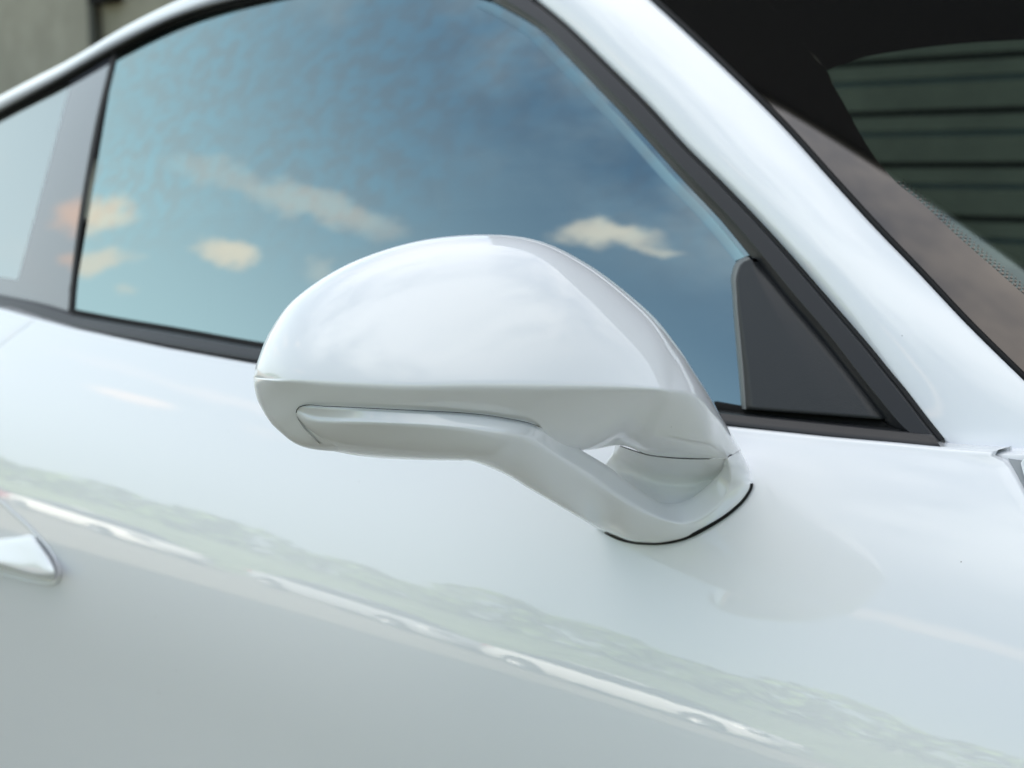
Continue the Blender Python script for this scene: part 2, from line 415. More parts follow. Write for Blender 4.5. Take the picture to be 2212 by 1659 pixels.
# quarter glass: clear pane, black printed band beside the door glass
QB_T = [(151, 160), (200, 133), (247, 108)]
glass_patch([(-300, 440), (-120, 322), (0, 248), (80, 206), (156, 164)], [(-300, 560), (-120, 581), (0, 598), (20, 601), (38, 604)], 0.005, 'quarter_glass', QUARTERGLASS, 40, 24)
qp = MB()
a = cr([(156, 164), (200, 137), (249, 106)], 12); b = cr([(38, 604), (90, 612), (150, 622)], 12)
qp.grid([[hit(*(a[i] * (1 - k / 23) + b[i] * k / 23), glass_y, 0.005) for i in range(12)] for k in range(24)])
a = cr([(-300, 560), (-120, 581), (0, 598), (20, 601), (38, 604), (90, 612), (150, 622)], 50); b = cr([(-300, 600), (-120, 635), (0, 657), (20, 662), (38, 667), (90, 680), (148, 696)], 50)
qp.grid([[hit(*(a[i] * (1 - k / 5) + b[i] * k / 5), glass_y, 0.005) for i in range(50)] for k in range(6)])
qp.cbuild('quarter_glass_band', FRITQ)
glass_patch([(-300, 440), (-120, 322), (0, 248), (80, 206), (166, 159)], [(-300, 566), (-120, 587), (0, 604), (24, 607), (48, 610)], 0.028, 'quarter_lining', simple('pale_lining', (0.55, 0.57, 0.57), 0.8), 40, 24)
# rubber seal between the two panes
strip([(243.5, 110), (209, 250), (179, 410), (156, 576), (151, 626), (145, 694)], [(254, 106), (219.5, 250), (189.5, 410), (166, 576), (160.5, 626), (155.5, 694)], [(0, -.004), (.5, -.003), (1, -.004)], 'glass_seal', RUBBER, 40, depth=0.001)
_e = [AP_IN[i] for i in range(9)]
strip([(p[0] - 30, p[1] + 13) for p in _e], [(p[0] - 9, p[1] + 4) for p in _e], [(0, -.0056), (.2, -.0054), (1, -.0040)], 'glass_edge', SIDEGLASS, 60, depth=0.0)
# upper window frame: black seal below, satin moulding above
strip(TOP_LO, TOP_MID, [(0, -.004), (.5, -.003), (1, .001)], 'window_seal', GAP, 80, depth=0.01)
strip(TOP_MID, TOP_HI, [(0, .003), (.3, .007), (.8, .008), (1, .006)], 'upper_window_moulding', simple('grey_moulding', (0.12, 0.125, 0.14), 0.3, 0.6), 80, depth=0.014)
strip(AP_IN, AP_OUT, [(0, -.007), (.025, -.004), (.05, -.0035), (.055, -.0035), (.34, .0080), (.345, .0081), (.37, .0086), (.375, .0086), (.90, .0070), (.905, .0070), (.93, .005)], 'pillar_trim', TRIM, 90, depth=0.01)
AP_S = AP_OUT[:-1] + [(2031, 952)]
strip([(p[0] - 4, p[1] + 3) for p in AP_S] , [(p[0] + 4, p[1] - 3) for p in AP_S], [(0, .002), (.5, .0035), (1, .001)], 'pillar_seal', RUBBER, 90, depth=0.02)
# belt moulding
strip(BL_HI, BL_LO, [(0, .006), (.05, .012), (.12, .0135), (.55, .015), (.86, .0195), (.92, .0192), (1, .017)], 'belt_moulding', TRIM, 110, depth=0.02)
strip([(p[0], p[1] - 13) for p in BL_HI[4:]], [(p[0], p[1] + 6) for p in BL_HI[4:]], [(0, -.003), (.5, .001), (1, .002)], 'wiper_seal', GAP, 80, depth=0.01)

# mirror sail: flush dark triangle in the front corner of the window
sail = MB()
L = cr([(1622, 560), (1605, 566), (1592, 592), (1592, 641), (1600, 737), (1607, 816), (1611.5, 884)], 40)
R = cr([(1628, 566), (1660, 606), (1707, 664), (1770, 738), (1832, 813), (1870, 862), (1901, 906)], 40)
G = []
for k in range(16):
    w = k / 15; row = []
    for i in range(40):
        q = L[i] * (1 - w) + R[i] * w
        row.append(hit(q[0], q[1], glass_y, -0.006 + 0.004 * max(0, (w - 0.62)) ** 1.2 * 2))
    G.append(row)
G = [np.array(G[0]) + np.array([0, .012, 0])] + G + [np.array(G[-1]) + np.array([0, .02, 0])]
sail.grid(G)
bot = np.array([g[-1] for g in G]); sail.grid([bot, bot + np.array([0, .016, -.001])])
sail_ob = sail.cbuild('window_corner_panel', SAIL)
LE = [(1612, 553), (1590, 566), (1580, 593), (1582, 641), (1589, 737), (1596, 816), (1601, 883)]
LE2 = [(1622, 559), (1603, 569), (1592, 594), (1592, 641), (1600, 737), (1607, 816), (1612, 884)]
strip(LE, LE2, [(0, -.004), (.3, .002), (.8, .0055), (1, .006)], 'corner_panel_edge', SAILEDGE, 60, depth=0.006)
# dark channel round the triangle
strip([(1612, 553), (1700, 660), (1800, 780), (1900, 905)], [(1632, 549), (1730, 668), (1838, 808), (1936, 934)], [(0, -.004), (1, -.004)], 'glass_channel', GAP, 30, depth=0.004)
strip([(1540, 868), (1611, 880), (1720, 890), (1800, 898), (1903, 906)], [(1540, 895), (1611, 902), (1720, 914), (1800, 922), (1936, 936)], [(0, -.001), (1, .001)], 'lower_channel', GAP, 30, depth=0.004)

# ------------------------------------------------------------------ A-pillar, windscreen, roof
WE = [(1300, -105), (1416, 0), (1516, 92), (1611, 183), (1688, 260), (1802, 386), (1887, 461 + 18), (1992, 588), (2091, 693), (2212, 812), (2330, 925), (2440, 1030)]
# windscreen: z as a function of (x, y), fitted to run 55 mm behind the greenhouse surface along the pillar's edge
wpts = np.array([hit(p[0], p[1], glass_y, 0.012) for p in WE])
CY, SY, CX = 0.34, 0.06, 0.16
def _ws(x, y, k): return k[0] + k[1] * x + k[2] * x * x - CY * (y) ** 2
_A = np.stack([np.ones(len(wpts)), wpts[:, 0], wpts[:, 0] ** 2], 1)
WK, *_ = np.linalg.lstsq(_A, wpts[:, 2] + CY * wpts[:, 1] ** 2, rcond=None)
def screen_z(x, y): return _ws(x, y, WK)
def hit_ws(px, py, off=0.0):
    d = rd(px, py); lo, hi = 0.4, 4.0
    f = lambda t: (CAM + t * d)[2] - screen_z((CAM + t * d)[0], (CAM + t * d)[1]) - off
    ts = np.linspace(0.45, 3.5, 400); prev = f(ts[0])
    for i in range(1, len(ts)):
        c = f(ts[i])
        if prev > 0 >= c:
            a, b = ts[i - 1], ts[i]
            for _ in range(40):
                m_ = (a + b) / 2
                if f(m_) > 0: a = m_
                else: b = m_
            return CAM + a * d
        prev = c
    return None

# A-pillar skin from the window trim to the windscreen
def pillar():
    n, m = 110, 22
    A = cr(AP_OUT + [(2051, 975), (2100, 1030)], n); Bc = cr(WE, n)
    L = np.array([hit(p[0] + 3, p[1] - 2, glass_y, 0.002) for p in A]); R = np.array([hit_ws(p[0] - 7, p[1] + 4) for p in Bc])
    nL = np.array([s_normal(glass_y, p) for p in L])
    rows = []; taper = np.clip((0.93 - np.linspace(0, 1, n)) / 0.35, 0.05, 1) ** 0.8
    for k in range(m):
        w = k / (m - 1)
        # bulge of the section, leaving the window side nearly flush
        h = (0.014 * 4 * w * (1 - w) * (1 - 0.5 * w) * taper)[:, None]
        wl = np.array([-0.05, -0.97, 0.1]); up = np.array([0.1, -0.9, 0.35])
        d = wl * (1 - w) + up * w; d = (d / np.linalg.norm(d))[None, :]
        rows.append(L * (1 - w) + R * w + d * h)
    e0 = rows[0] + np.array([0, 0.012, -0.004]); e00 = e0 + np.array([0, 0.02, -.01])
    r1 = rows[-1] + np.array([0.001, 0.0015, -0.0015]); r2 = r1 + np.array([-0.002, 0.004, -0.012])
    MB().grid([e00, e0] + rows + [r1, r2]).cbuild('windscreen_pillar', PAINT)
pillar()
# rubber along the windscreen edge
def ws_curve(pts, n, off): return np.array([hit_ws(p[0], p[1], off) for p in cr(pts, n)])
w0 = ws_curve([(p[0] - 9, p[1] + 5) for p in WE], 100, -0.003); w1 = ws_curve([(p[0] - 1, p[1] + 0.5) for p in WE], 100, 0.0015); w2 = ws_curve([(p[0] + 6, p[1] - 3) for p in WE], 100, 0.0005); w3 = ws_curve([(p[0] + 8, p[1] - 4) for p in WE], 100, -0.004)
MB().grid([w0, w1, w2, w3]).cbuild('windscreen_seal', RUBBER)

# windscreen: clear pane, black ceramic border and its dotted fade
WL = np.array([hit_ws(p[0] + 2, p[1] - 1) for p in cr(WE, 80)])
FRI = [(1560, -170), (1640, -20), (1716, 70), (1768, 132), (1787, 152), (1796, 175), (1822, 222), (1860, 292), (1893, 344), (1930, 388), (1990, 437), (2070, 511), (2160, 590), (2230, 652), (2330, 742), (2430, 835)]
def on_ws(xy): return (xy[0], xy[1], screen_z(xy[0], xy[1]))
FI = np.array([hit_ws(*p) for p in cr(FRI, 80)])
# outline of the clear aperture: lower-left edge from FI, top edge arched, then across the car
TOPA = np.array([hit_ws(*p) for p in cr([(1787, 152), (1850, 128), (1950, 109), (2080, 94), (2212, 86), (2330, 82), (2450, 82)], 40)])
ki = int(np.argmin(np.linalg.norm(FI - np.array(hit_ws(1787, 152)), axis=1)))
low = FI[ki:]
fr = MB()
Q = [[WL[i] * (1 - k / 8) + FI[i] * k / 8 for i in range(80)] for k in range(9)]
fr.grid([[on_ws(p) for p in row] for row in Q])
# top band, from the arch up to the header
_h0, _h1 = FI[0][:2], TOPA[-1][:2] + np.array([-0.22, 0.10])
hdr = np.stack([np.linspace(_h0[0], _h1[0], 40), np.linspace(_h0[1], _h1[1], 40)], 1)
tb = [[on_ws(TOPA[i][:2] * (1 - k / 8) + hdr[i] * k / 8) for i in range(40)] for k in range(9)]
fr.grid(tb)
side = FI[:ki + 1][::-1]
ss = cr(side[:, :2], 9, np.arange(len(side)))
fr.grid([[on_ws(tb[k][0][:2]) for k in range(9)], [on_ws(ss[k]) for k in range(9)]])
fr.cbuild('windscreen_ceramic_band', FRIT)
# clear pane: between the lower-left edge and the arch
low_r = cr(low[:, :2], 40, np.arange(len(low)))
pane = MB()
far = np.stack([np.linspace(TOPA[-1][0], 0.62, 40), np.full(40, 0.72)], 1)
G = []
for i in range(40):
    a0, b0 = low_r[i], np.array([TOPA[i][0], TOPA[i][1]])
    G.append([on_ws(a0 * (1 - k / 24) + b0 * k / 24) for k in range(25)])
pane.grid(np.array(G))
pane_end = np.array(G)[-1]
G2 = []
for k in range(25):
    p = pane_end[k][:2]; q = np.array([0.42 - 0.5 * k / 24, 0.75]); G2.append([on_ws(p * (1 - j / 12) + q * j / 12) for j in range(13)])
pane.grid(np.array(G2))
pane.cbuild('windscreen', SCREENGLASS)
# dots of the fade, just inside the band's edge
dots = MB()
edge = cr(low[:, :2], 400, np.arange(len(low)))
acc = 0.0; last = edge[0]; row = 0
for i in range(120, 399):
    acc += np.linalg.norm(edge[i] - edge[i - 1])
    if acc > 0.0033:
        acc = 0; t = edge[i] - edge[i - 1]; t = t / np.linalg.norm(t); nrm = np.array([-t[1], t[0]])
        if nrm[1] < 0: nrm = -nrm
        for j, (o, r) in enumerate(((0.0012, 0.0011), (0.0036, 0.0008), (0.0056, 0.0005))):
            c = edge[i] + nrm * o + t * (0.0016 if j % 2 else 0)
            dots.fan([tuple(np.array(on_ws(c + r * np.array([cos(a), sin(a)]))) + np.array([0, 0, 0.0004])) for a in np.linspace(0, 2 * pi, 7)[:-1]])
tag(dots.cbuild('ceramic_dots', FRIT), kind='stuff')

# roof: from the upper moulding, rolling over inwards
def roof():
    pts = TOP_HI[:] + [(1149, 0)]
    E = np.array([hit(p[0], p[1], glass_y, -0.004) for p in cr(pts, 100)])
    rows = [E + np.array([0, 0.012, -0.004]), E.copy()]
    for k in range(1, 19):
        a0, a1 = radians(60), radians(2.0); R = np.interp(E[:, 0], [-1.5, -0.9, -0.3], [0.05, 0.066, 0.085])
        a = a0 + (a1 - a0) * k / 18
        dy = R * (sin(a0) - sin(a)); dz = R * (cos(a) - cos(a0))
        rows.append(E + np.stack([0 * R, R * (sin(a0) - sin(a)), R * (cos(a) - cos(a0))], 1))
    last = rows[-1]
    for k in range(1, 9):
        y = last[:, 1] + (0.78 - last[:, 1]) * k / 8
        rows.append(np.stack([last[:, 0], y, last[:, 2] + 0.050 * (1 - ((y - 0.1) / 0.9) ** 2) * (k / 8) ** 0.5 * 0.8 + 0.02 * k / 8], 1))
    MB().grid(rows).cbuild('roof', PAINT)
    MB().grid([r + np.array([0, 0.0, -0.02]) for r in rows[12:]]).cbuild('headliner', DARK)
    return rows
roof_rows = roof()

# cabin: what the dark glass shows a hint of
cb = MB(); cb.box(-1.7, 0.55, -0.74, 0.78, 0.30, 0.36); cb.box(-1.75, 0.6, 0.74, 0.80, 0.30, 0.93); cb.box(-1.75, 0.35, -0.76, -0.74, 0.3, 0.90)
cb.box(-1.78, -1.62, -0.72, 0.78, 0.30, 1.04)
cb.cbuild('cabin_shell', DARK, smooth=False)
def rbox(c, s, r=0.25, n=10, lean=0.0):
    """soft cushion: superellipsoid"""
    G = []
    for i in range(n + 1):
        ph = -pi / 2 + pi * i / n; row = []
        for j in range(2 * n + 1):
            th = 2 * pi * j / (2 * n); f = lambda v: math.copysign(abs(v) ** 0.4, v)
            x = f(cos(ph)) * f(cos(th)) * s[0] / 2; y = f(cos(ph)) * f(sin(th)) * s[1] / 2; z = f(sin(ph)) * s[2] / 2
            row.append((c[0] + x - lean * z, c[1] + y, c[2] + z))
        G.append(row)
    return G
for sy in (-0.36, 0.40):
    st = MB(); st.grid(rbox((-0.55, sy, 0.48), (0.52, 0.5, 0.16))); st.grid(rbox((-0.86, sy, 0.76), (0.15, 0.5, 0.56), lean=0.32)); st.grid(rbox((-0.99, sy, 1.08), (0.10, 0.27, 0.17), lean=0.2))
    st.cbuild('seat', LEATHER)
db = MB(); db.grid(rbox((0.32, -0.02, 0.82), (0.52, 1.36, 0.22))); db.cbuild('dashboard', LEATHER)
sw = MB(); R = []
for i in range(33):
    a = 2 * pi * i / 32; ring = []
    for j in range(9):
        b = 2 * pi * j / 8; rr = 0.18 + 0.014 * cos(b); x = 0.014 * sin(b)
        ring.append((-0.04 + x * 0.9 + rr * sin(a) * 0.35, -0.36 + rr * cos(a), 0.86 + rr * sin(a) * 0.93))
    R.append(ring)
sw.grid(R); sw.cbuild('steering_wheel', LEATHER)
# far side and underside, so that the car is whole from a step aside
MB().grid([[(x, -y, z) for (x, y, z) in row] for row in sheet(door_y, -1.95, 0.93, 0.3, 0.955, 30, 24)]).cbuild('far_side_panel', PAINT)
MB().box(-2.0, 0.95, -0.80, 0.80, 0.20, 0.30).cbuild('underbody', GAP, smooth=False)
bon = [[(0.44 + 0.55 * i / 10, -0.80 + 1.6 * j / 20, 0.93 - 0.06 * (i / 10) ** 2 - 0.05 * abs(-0.80 + 1.6 * j / 20) ** 3) for j in range(21)] for i in range(11)]
MB().grid(bon).cbuild('bonnet', PAINT)

# ------------------------------------------------------------------ door handle
HO = [(-90, 1090), (-40, 1084), (0, 1088), (24, 1108), (60, 1141), (86, 1168), (108, 1195), (121, 1222), (125, 1240), (120, 1254), (106, 1260), (80, 1258), (40, 1250), (0, 1240), (-60, 1228), (-110, 1214)]
HI = [(-85, 1096), (-40, 1092), (-4, 1097), (16, 1114), (52, 1148), (78, 1174), (100, 1201), (112, 1226), (115, 1238), (110, 1248), (100, 1252), (78, 1250), (40, 1242), (0, 1232), (-60, 1220), (-104, 1206)]
ho = cr(HO, 60); hi = cr(HI, 60)
hm = MB(); rows = []
for w, dep in ((-0.6, -0.0010), (-0.25, -0.0022), (0, -0.0005), (0.5, 0.006), (1.0, 0.016)):
    q = ho * (1 - w) + hi * w; rows.append([hit(p[0], p[1], door_y, dep) for p in q])
cen = np.array([20, 1185.])
for sc, dep in ((0.92, 0.036), (0.78, 0.058), (0.4, 0.072), (0.02, 0.074)):
    rows.append([hit(*(cen + (p - cen) * sc), door_y, dep) for p in hi])
hm.grid(rows); handle = hm.cbuild('door_handle_bowl', PAINT)
HT = [(-110, 1168), (-50, 1167), (0, 1163), (40, 1159), (68, 1156), (78, 1161)]
HB = [(-110, 1206), (-50, 1214), (0, 1222), (40, 1234), (80, 1244), (112, 1250)]
HM = [(-110, 1187), (-50, 1188), (0, 1190), (40, 1192), (84, 1194), (108, 1212)]
HE = [(-110, 1202), (-50, 1210), (0, 1218), (40, 1230), (84, 1240), (118, 1239)]
hg = MB(); R = []
for P, dep in (([(x, y + 14) for x, y in HT], 0.03), (HT, 0.006), ([(x, y + 5) for x, y in HT], -0.004), (HM, -0.0105), (HE, -0.0165), (HB, -0.006), ([(x - 3, y + 1) for x, y in HB], 0.004), ([(x - 10, y - 8) for x, y in HB], 0.03)):
    c = cr(P, 40); R.append([hit(p[0], p[1], door_y, dep) for p in c])
Rn = np.array(R).transpose(1, 0, 2); rr = []
for i in range(40): rr.append(cr(Rn[i], 40, np.arange(8)))
hg.grid(np.array(rr)); hg.cbuild('door_handle', PAINT)

# ------------------------------------------------------------------ the wing mirror
def W(rows): return np.array([[pt(*q) for q in r] for r in rows])
C_ = [(547.6, 815, .777), (580, 819, .752), (640, 822, .738), (750, 827, .727), (900, 831, .722), (1050, 834, .726), (1200, 837, .733), (1320, 839, .740), (1420, 844, .748), (1455, 847, .752), (1490, 852, .760), (1514, 865, .771), (1534, 889, .787), (1551, 925, .814), (1572, 988, .846)]
T_ = [(547.6, 815, .777), (556, 780, .782), (584, 714, .786), (643, 639, .790), (768, 562, .794), (940, 513, .80), (1128, 511, .803), (1262, 565, .808), (1396, 667, .815), (1465, 748, .822), (1500, 801, .829), (1528, 844, .837), (1552, 887, .848), (1572.5, 924, .856), (1599, 972, .868)]
L_ = [(547.6, 815, .777), (549.5, 840, .783), (562, 877, .785), (599, 928, .782), (673, 970, .778), (850, 976, .775), (1100, 974, .785), (1262, 973, .815), (1340, 962, .842), (1396, 981, .849), (1450, 988, .851), (1495, 990, .850), (1530, 990.3, .849), (1552, 990, .848), (1572, 988.5, .8465)]
KN = 150
Cc, Tc, Lc = cr(C_, KN, np.arange(15)), cr(T_, KN, np.arange(15)), cr(L_, KN, np.arange(15))
def shell(A, Bq, m, lin, pw=None):
    pw = np.full(len(A), 2.0) if pw is None else pw
    rows = []
    for k in range(m):
        ph = pi / 2 * k / (m - 1); s = sin(ph); r = []
        e = lin * s + (1 - lin) * (1 - np.maximum(0, 1 - s ** pw) ** (1 / pw))
        q = A + (Bq - A) * s; q[:, 2] = A[:, 2] + (Bq[:, 2] - A[:, 2]) * e
        rows.append(q)
    return rows
HS = MB()
_u = np.linspace(0, 1, KN); _t = np.clip((_u - 0.33) / 0.2, 0, 1)
up_rows = shell(Cc, Tc, 64, 0.30, 2.0 + 1.5 * _t * _t * (3 - 2 * _t))
def smooth_u(a, sig):
    r = int(3 * sig); k = np.exp(-0.5 * (np.arange(-r, r + 1) / sig) ** 2); k /= k.sum()
    p = np.concatenate([2 * a[0] - a[r:0:-1], a, 2 * a[-1] - a[-2:-r - 2:-1]]); return np.convolve(p, k, 'valid')
for q in up_rows: q[:, 2] = smooth_u(q[:, 2], 7)
lo_rows = shell(Cc, Lc, 34, 0.55)
for q in lo_rows[1:]: q[:, 2] = q[:, 2] * 0.5 + smooth_u(q[:, 2], 4) * 0.5
lo_rows[0] = up_rows[0].copy()
# the feature line: crisp at the tip, broadening into a soft shoulder near the door
_col = np.array(up_rows[::-1] + lo_rows[1:])
for j in range(KN):
    uu = j / (KN - 1); sg = 0.75 + 5.5 * min(1, max(0, (uu - 0.62) / 0.25))
    for c in range(3): _col[:, j, c] = smooth_u(_col[:, j, c], sg)
up_rows = list(_col[:64][::-1]); lo_rows = list(_col[63:])
Tc, Lc = up_rows[-1].copy(), lo_rows[-1].copy()
# soften the feature line a little: 1.2 mm radius between upper and lower faces
HS.grid(W(up_rows))
HS2 = MB().grid(W(lo_rows))
# back of the shell, closing towards the mirror glass
loop = np.concatenate([Tc, Lc[::-1][:]]) 
cen = np.array([1030, 800, 0.0])
def shrink(L, sx, dd):
    q = L.copy(); q[:, :2] = cen[:2] + (q[:, :2] - cen[:2]) * sx; q[:, 2] = q[:, 2] + dd; return q
bk = [loop, shrink(loop, .992, .008), shrink(loop, .975, .016), shrink(loop, .95, .020), shrink(loop, .93, .018)]
HS.v += HS2.v and []
b0 = len(HS.v)
HS.v += HS2.v; HS.f += [[b0 + i for i in f] for f in HS2.f]
HS.grid(W(bk))
housing = HS.cbuild('wing_mirror', PAINT, label='glossy white door mirror carried on two struts')
def sub(ob): ob.parent = housing; return ob
mg = MB(); g = W([shrink(loop, .93, .017)])[0]; mg.fan(g); sub(mg.build('mirror_glass', MIRRORGLASS))

_lo = np.concatenate(lo_rows)
def patch_d(px, py):
    d2 = (_lo[:, 0] - px) ** 2 + (_lo[:, 1] - py) ** 2; i = np.argsort(d2)[:6]; w = 1 / (d2[i] + 1); return float((w * _lo[i, 2]).sum() / w.sum())
# lower strut and foot: one section swept from under the shell down to the door
TE = [(653, 877.5, .757), (700, 878.5, .748), (800, 883, .741), (924, 889, .739), (1000, 893, .742), (1084, 903, .752), (1158.6, 920, .769), (1226, 954, .793), (1263.5, 976, .807), (1311, 1004.5, .827), (1348, 1033, .845), (1385, 1058.6, .862), (1412, 1075.5, .872), (1429, 1084, .877), (1449.7, 1086, .879), (1470, 1084, .880), (1497, 1072, .880), (1531, 1045, .877), (1551, 1025, .873), (1561, 1011, .866), (1563, 1004, .861), (1566, 993, .850)]
EE = [(641, 886, .752), (690, 902, .737), (800, 906, .729), (924, 911, .726), (1007, 918, .728), (1090, 932, .737), (1140, 947, .751), (1203, 983, .773), (1238, 1006, .787), (1287, 1036, .807), (1328, 1065, .826), (1370, 1091, .843), (1410, 1113, .855), (1446, 1126, .861), (1480, 1131, .867), (1513, 1121, .868), (1545, 1098, .867), (1567, 1070, .866), (1577, 1042, .864), (1576, 1016, .858), (1574, 1004, .853), (1572, 989, .846)]
ME = [(650, 915, .752), (690, 935, .738), (800, 945, .731), (922, 954, .729), (1000, 964, .732), (1065, 982, .741), (1112, 997, .755), (1172, 1032, .777), (1207, 1055, .791), (1262, 1085, .812), (1310, 1110, .832), (1355, 1136, .852), (1405, 1147, .866), (1443, 1150, .871), (1490, 1146, .873), (1526, 1129, .8735), (1561, 1102, .870), (1588, 1070, .868), (1599, 1046, .867), (1599, 1020, .862), (1594, 1002, .858), (1587, 980, .856)]
BE = [(722, 975, .772), (774, 984.5, .764), (830, 990, .757), (921, 994, .754), (989, 995, .756), (1027, 999, .760), (1091, 1025, .776), (1142, 1055, .795), (1192, 1084, .812), (1260, 1123, .842), (1307.5, 1152, 0), (1358, 1170, 0), (1395.5, 1173.7, 0), (1429.4, 1173, 0), (1480, 1162, 0), (1531, 1136.5, 0), (1581.7, 1102.6, 0), (1612, 1072, 0), (1625.7, 1045, 0), (1623, 1026, .874), (1614, 1001, .871), (1599, 972.5, .868)]
def fdepth(px, py): return (hit(px, py, door_y) - CAM).dot(FW) - 0.0015
BE = [(x, y, d if d else fdepth(x, y)) for x, y, d in BE]
for i, (e_, b_) in enumerate(((.0008, .7768), (.0009, .777), (.0022, .774), (.0045, .768), (.0065, .766), (.009, .771), (.011, .784))):
    d0 = patch_d(TE[i][0], TE[i][1]) - .0008
    TE[i] = (TE[i][0], TE[i][1], d0)
    EE[i] = (EE[i][0], EE[i][1], patch_d(EE[i][0], EE[i][1]) - e_ if i < 2 else min(d0 - e_ * .55, patch_d(EE[i][0], EE[i][1]) - e_))
    BE[i] = (BE[i][0], BE[i][1], b_)
def lerp3(a, b, w): return [tuple(np.array(p) * (1 - w) + np.array(q) * w) for p, q in zip(a, b)]
AN = 150; K = np.arange(22)
tc, ec, mc, bc = (cr(x, AN, K) for x in (TE, EE, ME, BE))
rows = []
t_in = tc + np.array([0, 6, 0.012])
b_in = bc.copy(); b_in[:, 2] += 0.016; b_in[:, :2] += (tc[:, :2] - bc[:, :2]) * 0.12
sec = []
for i in range(AN):
    t, e, m_, b = tc[i], ec[i], mc[i], bc[i]
    # bevel rounded into the front face: samples along a curve hugging T-E-M-B
    e1 = e + (t - e) * 0.16; e2 = e + (m_ - e) * 0.16
    q = [t + (0, 4, .010), t + (0, 1.0, .002), t + (e - t) * 0.04, t + (e - t) * 0.3, t + (e - t) * 0.62, e1]
    for k in range(1, 6):
        s = k / 6; q.append((1 - s)**2 * e1 + 2 * s * (1 - s) * e + s * s * e2)
    q.append(e2)
    # face from e2 through m to b, curling under at the lower edge
    for s in np.linspace(0.12, 1, 12):
        c0, c1, c2 = e2, m_, b
        p = np.array(c0) * (1 - s) * (1 - 2 * s) + np.array(c1) * 4 * s * (1 - s) + np.array(c2) * s * (2 * s - 1)
        p[2] = c0[2] + (c2[2] - c0[2]) * (0.55 * s + 0.45 * (1 - sqrt(max(0, 1 - s ** 4))))
        q.append(p)
    q.append(b + np.array([(t[0] - b[0]) * .03, (t[1] - b[1]) * .03, .006]))
    q.append(b + np.array([(t[0] - b[0]) * .15, (t[1] - b[1]) * .15, .016]))
    sec.append([pt(*p) for p in q])
sec = np.array(sec)
ar = MB(); ar.grid(sec)
ar.grid([[s[-1], s[0]] for s in sec])            # closing face behind
strut = sub(ar.build('lower_strut', PAINT))
# hollow of the foot between the two struts
S_ = [(1331, 961, .866), (1340, 963.5, .855), (1362, 971, .853), (1396, 981.5, .8525), (1436, 987.5, .853), (1480, 990.5, .852), (1531, 991, .8515), (1572, 989.5, .8505)]
D_ = [(1296, 1016, .890), (1322, 1034, .890), (1352, 1044, .888), (1388, 1066, .886), (1414, 1080, .884), (1452, 1089, .884), (1520, 1066, .885), (1576, 1003, .868)]
X_ = [(1326, 978, .890), (1336, 984, .886), (1358, 998, .888), (1396, 1018, .892), (1428, 1030, .892), (1470, 1035, .890), (1536, 1030, .885), (1575, 996, .860)]
Z_ = [(1310, 1000, .893), (1330, 1010, .892), (1356, 1022, .894), (1394, 1046, .895), (1424, 1060, .893), (1462, 1066, .890), (1530, 1050, .886), (1576, 1000, .865)]
kk = np.arange(8); fo = MB()
rr = [cr(x, 70, kk) for x in (S_, X_, Z_, D_)]
grid = []
for i in range(70): grid.append(cr(np.array([r[i] for r in rr]), 26, np.arange(4)))
grid = np.array(grid)                              # (70, 26, 3) px, py, depth
lead = [grid[0] + np.array([-2.0, 0, .006]), grid[0] + np.array([-1, 0, .016]), grid[0] + np.array([4, 0, .03])]
grid = np.concatenate([np.array(lead[::-1]), grid])
fo.grid([[pt(*p) for p in r] for r in grid])
sub(fo.build('mirror_foot', PAINT))
# joint line between foot and upper strut
jl = cr([(x, y, d - .0006) for x, y, d in S_[1:]] + [(1572, 988.7, .8452), (1585, 981, .8555), (1599.5, 972.5, .8672)], 60, None)
jn = MB(); jn.grid([[pt(p[0], p[1] - 1.2, p[2] + .0012) for p in jl], [pt(p[0], p[1], p[2] - .0001) for p in jl], [pt(p[0], p[1] + 1.3, p[2] + .0012) for p in jl]])
sub(jn.build('joint_line', GAP))
# gap round the upper edge of the lower strut
gl = cr([(x, y, patch_d(x, y) - .0016) for x, y in ((692, 959), (675, 946), (655, 922.5), (644, 904), (639.6, 889.7), (644, 881), (654, 876.6))] + [(x, y - 1.0, d - .0015) for x, y, d in TE[1:7]] + [(TE[7][0], TE[7][1] - 0.6, TE[7][2] - .0004)], 90, None)
gn = MB(); gn.grid([[pt(p[0] + 0.7, p[1] + 0.7, p[2] + .0008) for p in gl], [pt(p[0], p[1], p[2] - .0003) for p in gl], [pt(p[0] - 0.7, p[1] - 0.7, p[2] + .0008) for p in gl]]); sub(gn.build('panel_gap', GAP))
# gasket on the door skin
gk = cr([(1290, 1140), (1307, 1152), (1358, 1171), (1395.5, 1175), (1429.4, 1174.5), (1480, 1164), (1531, 1139), (1582, 1105), (1613, 1074), (1626, 1049), (1626.5, 1044)], 70)
cg = np.array([1450, 1060.])
def outw(q, a):
    k = np.linalg.norm(gk - q, axis=1).argmin() / 69; a = a if a < 0 else a * min(1, .25 + 5 * k, .25 + 5 * (1 - k))
    v = q - cg; return q + a * v / np.linalg.norm(v)
ga = MB(); ga.grid([[hit(*outw(q, -6), door_y, -.003) for q in gk], [hit(*outw(q, 0.5), door_y, -.0022) for q in gk], [hit(*outw(q, 1.8), door_y, -.0014) for q in gk], [hit(*outw(q, 2.6), door_y, .001) for q in gk]])
sub(ga.build('gasket', RUBBER))

# ------------------------------------------------------------------ surroundings that the photo shows through the glass and in the paint
ASPH = simple('asphalt', (0.205, 0.185, 0.155), 0.85, 0.3, var=0.18, vscale=25)
gm = MB(); gm.grid([[(-220 + 440 * j / 40, -220 + 440 * i / 40, 0.0) for j in range(41)] for i in range(41)])
tag(gm.build('ground', ASPH), 'grey asphalt car park', kind='structure')

